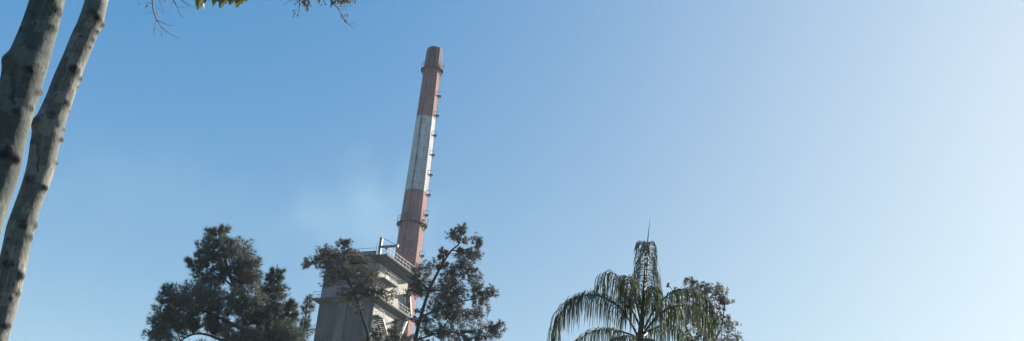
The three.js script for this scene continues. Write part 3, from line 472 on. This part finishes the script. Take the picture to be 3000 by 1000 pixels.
{
  const D1 = 9.6, f1 = at(-125, 1000, D1), b1 = V(f1.x, 0, f1.z);
  const t1 = thing('pale_barked_tree', 'thick grey barked tree trunk at the far left edge, darkened to stand for shade', 'tree', b1, 0, 'pale barked trees at the left');
  paleTrunk(t1, b1, D1, [[212, -260, 84], [170, -110, 92], [139, 0, 100], [112, 90, 108], [84, 170, 122], [72, 200, 130], [50, 290, 120], [22, 400, 112], [3, 495, 112], [-28, 590, 112], [-58, 692, 114], [-95, 850, 118], [-130, 1000, 122]],
    [[168, 36, 0.07, 0.012, 0.9], [150, 88, 0.05, 0.014, 0.8], [172, 80, 0.03, 0.01, 0.6], [16, 196, 0.09, 0.02, 0.3], [84, 226, 0.055, 0.012, 0.9], [118, 262, 0.035, 0.02, 0.7], [108, 272, 0.03, 0.012, 0.6], [88, 320, 0.04, 0.012, 0.9], [48, 345, 0.06, 0.008, 0.8], [20, 460, 0.07, 0.012, 0.8], [44, 470, 0.05, 0.02, 0.9], [5, 470, 0.05, 0.01, 0.9], [150, 10, 0.04, 0.004, 0.6], [-20, 620, 0.05, 0.01, 0.6]], 31, [0.5, 0.6, 0.6]);  // last argument tints the grey bark darker, painting in shade on this trunk
  const D2 = 10.6, f2 = at(-22, 1000, D2), b2 = V(f2.x, 0, f2.z);
  const t2 = thing('pale_barked_tree', 'slimmer pale barked tree with a sunlit edge, second from the left', 'tree', b2, 0, 'pale barked trees at the left');
  paleTrunk(t2, b2, D2, [[372, -300, 50], [322, -140, 58], [282, 0, 66], [266, 58, 72], [241, 115, 72], [217, 175, 73], [194, 230, 76], [172, 291, 80], [141, 372, 90], [130, 420, 86], [117, 495, 84], [96, 560, 79], [75, 616, 78], [58, 670, 82], [45, 733, 84], [20, 849, 86], [-22, 1000, 88]],
    [[283, 60, 0.055, 0.016, 1], [298, 66, 0.04, 0.02, 0.9], [284, 92, 0.03, 0.012, 0.8], [268, 50, 0.05, 0.006, 0.6], [232, 122, 0.025, 0.004, 0.7], [262, 138, 0.02, 0.008, 0.7], [214, 214, 0.07, 0.012, 1], [234, 226, 0.045, 0.018, 0.9], [226, 250, 0.025, 0.014, 0.8], [196, 306, 0.045, 0.008, 0.8], [206, 320, 0.02, 0.012, 0.8], [103, 374, 0.075, 0.03, 0.5], [170, 370, 0.04, 0.008, 0.5], [190, 372, 0.03, 0.014, 0.7], [181, 402, 0.04, 0.02, 0.8], [163, 470, 0.025, 0.018, 0.9], [92, 432, 0.04, 0.012, 0.6], [84, 540, 0.06, 0.008, 0.6], [130, 553, 0.04, 0.016, 0.9], [62, 668, 0.07, 0.006, 0.7], [104, 655, 0.05, 0.018, 0.7], [90, 695, 0.045, 0.012, 0.6], [20, 715, 0.03, 0.004, 0.6], [18, 790, 0.06, 0.006, 0.8], [60, 812, 0.05, 0.02, 0.7], [52, 860, 0.03, 0.012, 0.8], [28, 884, 0.03, 0.006, 0.8], [20, 965, 0.035, 0.014, 0.7], [5, 970, 0.04, 0.006, 0.7], [270, 118, 0.03, 0.01, 0.6], [150, 345, 0.03, 0.003, 0.6]], 47, [0.95, 1, 1]);
  // the limb that reaches right above the picture and the twigs that hang from it
  const L2 = (px, py, dz = 0) => at(px, py, D2 + dz).sub(b2), twigMat = std({ map: colorTex(64, 64, (u, v) => { const f = 0.7 + 0.6 * noise(u * 8, v * 20, 91); return [0.1 * f, 0.08 * f, 0.07 * f]; }), roughness: 1 });
  const r = rng(99);
  part('limb', tube([L2(322, -140), L2(400, -175, -0.1), L2(520, -170, -0.2), L2(680, -150, -0.3), L2(820, -150, -0.4), L2(960, -130, -0.5), L2(1060, -150, -0.6)], [0.09, 0.06, 0.045, 0.035, 0.028, 0.02, 0.01], 9), barkPale2(), t2);
  function barkPale2() { const m = barkPale.clone(); m.vertexColors = false; return m; }
  const twig = (path, r0, r1) => tube(path.map((q) => L2(...q)), [r0, r1], 4, path.length * 3);
  const bare = [twig([[440, -172, -0.1], [444, -60, -0.15], [446, 0, -0.2], [449, 30, -0.2], [458, 58, -0.2]], 0.012, 0.006), twig([[458, 58, -0.2], [452, 78, -0.2], [451, 105, -0.18]], 0.004, 0.0015), twig([[458, 58, -0.2], [476, 82, -0.22], [496, 98, -0.25], [526, 113, -0.25]], 0.005, 0.0015), twig([[459, 59, -0.2], [484, 70, -0.2], [500, 76, -0.15], [516, 74, -0.1]], 0.004, 0.0015),
    twig([[463, 64, -0.2], [472, 80, -0.25], [480, 94, -0.3], [490, 97, -0.3]], 0.0035, 0.001), twig([[450, 10, -0.2], [425, 8, -0.2], [408, 14, -0.25]], 0.003, 0.001), twig([[451, 35, -0.2], [435, 38, -0.2], [420, 40, -0.2]], 0.002, 0.001), twig([[448, -40, -0.2], [466, 0, -0.2], [474, 20, -0.2], [480, 46, -0.2]], 0.004, 0.0015),
    twig([[490, -168, -0.2], [498, -60, -0.25], [507, 0, -0.3], [519, 22, -0.3], [526, 42, -0.3], [541, 53, -0.3]], 0.008, 0.0015), twig([[507, 0, -0.3], [500, 20, -0.3], [494, 45, -0.3]], 0.0025, 0.001), twig([[500, -30, -0.3], [535, 4, -0.3], [556, 16, -0.3], [572, 22, -0.3]], 0.004, 0.0015), twig([[545, 10, -0.3], [555, 30, -0.3], [566, 37, -0.3]], 0.002, 0.001), twig([[462, 90, -0.2], [470, 92, -0.2], [474, 108, -0.2]], 0.002, 0.001), twig([[519, 22, -0.3], [535, 20, -0.3], [548, 28, -0.3]], 0.002, 0.001),
    twig([[456, 20, -0.2], [470, 30, -0.2], [482, 40, -0.2]], 0.002, 0.001)];
  part('bare_twigs', bare, twigMat, t2);
  const right = [twig([[872, -145, -0.45], [876, -60, -0.45], [877, 0, -0.45], [875, 28, -0.45], [870, 52, -0.45]], 0.008, 0.002), twig([[876, 12, -0.45], [890, 20, -0.45], [900, 30, -0.45]], 0.003, 0.001), twig([[876, 30, -0.45], [888, 42, -0.45], [896, 47, -0.45]], 0.002, 0.001), twig([[877, -10, -0.45], [850, 2, -0.45], [828, 16, -0.45]], 0.003, 0.001),
    twig([[940, -132, -0.5], [958, -40, -0.5], [968, 0, -0.5], [990, 25, -0.5], [1006, 55, -0.5], [1022, 72, -0.5], [1036, 82, -0.5]], 0.009, 0.002), twig([[990, 25, -0.5], [1010, 28, -0.5], [1024, 26, -0.5]], 0.003, 0.001), twig([[985, 20, -0.5], [1020, 18, -0.5], [1042, 6, -0.5]], 0.003, 0.001), twig([[1006, 55, -0.5], [1012, 42, -0.5], [1020, 42, -0.5]], 0.002, 0.001), twig([[1022, 72, -0.5], [1036, 68, -0.5], [1044, 76, -0.5]], 0.0015, 0.001), twig([[910, -138, -0.5], [915, -30, -0.5], [930, 5, -0.5], [940, 19, -0.5]], 0.006, 0.0015), twig([[972, 5, -0.5], [985, -20, -0.5], [1010, -15, -0.5], [1040, -5, -0.5]], 0.003, 0.001), twig([[690, -150, -0.3], [685, -80, -0.3], [640, -30, -0.3]], 0.005, 0.003), twig([[600, -158, -0.25], [590, -80, -0.25], [590, -28, -0.25]], 0.005, 0.003), twig([[700, -150, -0.3], [705, -70, -0.3], [698, -30, -0.3]], 0.005, 0.003)];
  part('leafy_twigs', right, twigMat, t2);
  // large lobed leaves hanging at the top edge, each its own mesh
  const lobed = [[0, 0], [0.1, 0.02], [0.3, -0.06], [0.36, 0.1], [0.28, 0.18], [0.5, 0.34], [0.44, 0.5], [0.27, 0.47], [0.3, 0.62], [0.16, 0.72], [0.13, 0.86], [0, 1.04]];
  function lobedLeaf(curl) { const P = [...lobed, ...lobed.slice(1, -1).reverse().map(([x, y]) => [-x, y])], f = ([x, y]) => V(x, -y, curl * (0.9 * Math.abs(x) - 0.35 * y * y)), pos = [], c = f([0, 0.42]); for (let i = 0; i < P.length; i++) { const a = f(P[i]), b = f(P[(i + 1) % P.length]); pos.push(a.x, a.y, a.z, b.x, b.y, b.z, c.x, c.y, c.z); } const g = new THREE.BufferGeometry(); g.setAttribute('position', new THREE.Float32BufferAttribute(pos, 3)); g.setAttribute('uv', new THREE.Float32BufferAttribute(pos.filter((_, i) => i % 3 !== 2), 2)); g.computeVertexNormals(); return g; }
  const lg = [lobedLeaf(0.35), lobedLeaf(-0.5), lobedLeaf(0.8)];
  const lm = (a, b, s) => new THREE.MeshPhysicalMaterial({ map: colorTex(128, 128, (u, v) => { const x = u - 0.5, vein = Math.min(Math.abs(((u * 5 + v * 3) % 1) - 0.5), Math.abs(((u * 5 - v * 3 + 9) % 1) - 0.5)); let c = mix3(a, b, step(0.4, 0.65, fbm(u * 5, v * 5, s, 4))); return mix3(c, a.map((t) => t * 0.7), vein < 0.05 ? 0.5 : 0); }), roughness: 0.75, transmission: 0.4, thickness: 0, side: THREE.DoubleSide });
  const leafMats = [lm([0.14, 0.17, 0.06], [0.2, 0.21, 0.09], 1), lm([0.42, 0.32, 0.06], [0.46, 0.38, 0.1], 2), lm([0.18, 0.2, 0.09], [0.3, 0.28, 0.13], 3)];
  for (const [px, py, size, turn, tilt, k] of [[590, -30, 0.2, 0.5, 0.15, 0], [600, -26, 0.17, -0.9, -0.2, 2], [577, -38, 0.18, 1.2, 0.4, 2], [640, -32, 0.2, -0.3, -0.1, 0], [628, -30, 0.17, 0.9, 0.3, 2], [652, -28, 0.16, 1.5, -0.2, 2], [663, -34, 0.16, -1.2, -0.35, 0], [690, -30, 0.2, 0.4, 0.1, 0], [702, -30, 0.18, -0.6, -0.05, 2], [716, -24, 0.17, 0.2, -0.2, 1], [655, -22, 0.17, 0.5, 0.1, 2], [703, -20, 0.17, -0.3, 0.1, 0], [582, -20, 0.14, 0.1, 0.2, 2], [680, -38, 0.17, 1.3, 0.3, 0], [615, -50, 0.2, 0.2, 0.1, 0], [668, -60, 0.2, -0.2, 0.2, 2]]) {
    const m = part('leaf', lg[(k + Math.abs(px)) % 3], leafMats[k], t2); m.position.copy(L2(px, py, -0.28 + (r() - 0.5) * 0.2)); m.scale.setScalar(size); m.rotation.set((r() - 0.5) * 0.7, turn, tilt - 0.15);
    if (k === 1) m.userData.label = 'yellowed lobed leaf';
  }
  // small dry leaflets on the right hand twigs
  const small = (() => { const pos = [], f = [[0, 0], [0.22, 0.35], [0, 1], [-0.22, 0.35]].map(([x, y]) => V(x, -y, Math.abs(x) * 0.6 - 0.15 * y * y)); for (const [a, b, c] of [[0, 1, 2], [0, 2, 3]]) for (const q of [f[a], f[b], f[c]]) pos.push(q.x, q.y, q.z); const g = new THREE.BufferGeometry(); g.setAttribute('position', new THREE.Float32BufferAttribute(pos, 3)); g.computeVertexNormals(); return g; })();
  const sm = [[0.12, 0.09, 0.045], [0.2, 0.13, 0.06], [0.07, 0.06, 0.04], [0.26, 0.17, 0.11], [0.14, 0.13, 0.05]].map((c) => new THREE.MeshPhysicalMaterial({ color: col(...c), roughness: 0.9, transmission: 0.15, thickness: 0, side: THREE.DoubleSide }));
  const spots = []; const clump = (cx, cy, sx, sy, n) => { for (let i = 0; i < n; i++) spots.push([cx + (r() - 0.5) * 2 * sx, cy + (r() - 0.5) * 2 * sy]); };
  clump(882, 4, 20, 9, 46); clump(897, 12, 12, 7, 18); clump(868, 45, 10, 16, 9); clump(899, 28, 6, 7, 7); clump(990, 6, 20, 9, 44); clump(1012, 4, 18, 7, 26); clump(1010, 55, 9, 10, 10); clump(950, 5, 6, 4, 3); spots.push([956, 16], [973, 18], [940, 17], [1032, 2], [1040, 4], [409, 12], [434, 18], [473, 100], [452, 88], [460, 40], [466, 44], [582, 27], [490, 4]); clump(930, 0, 10, 4, 4);
  for (const [px, py] of spots) { const m = part('leaflet', small, sm[(r() * sm.length) | 0], t2); m.position.copy(L2(px, py - 5, -0.47 + (r() - 0.5) * 0.14 + (px < 600 ? 0.25 : 0))); m.scale.setScalar(0.028 + 0.03 * r()); m.rotation.set((r() - 0.5) * 1.6, r() * 6.3, (r() - 0.5) * 1.4); }
}

renderer.render(scene, camera);
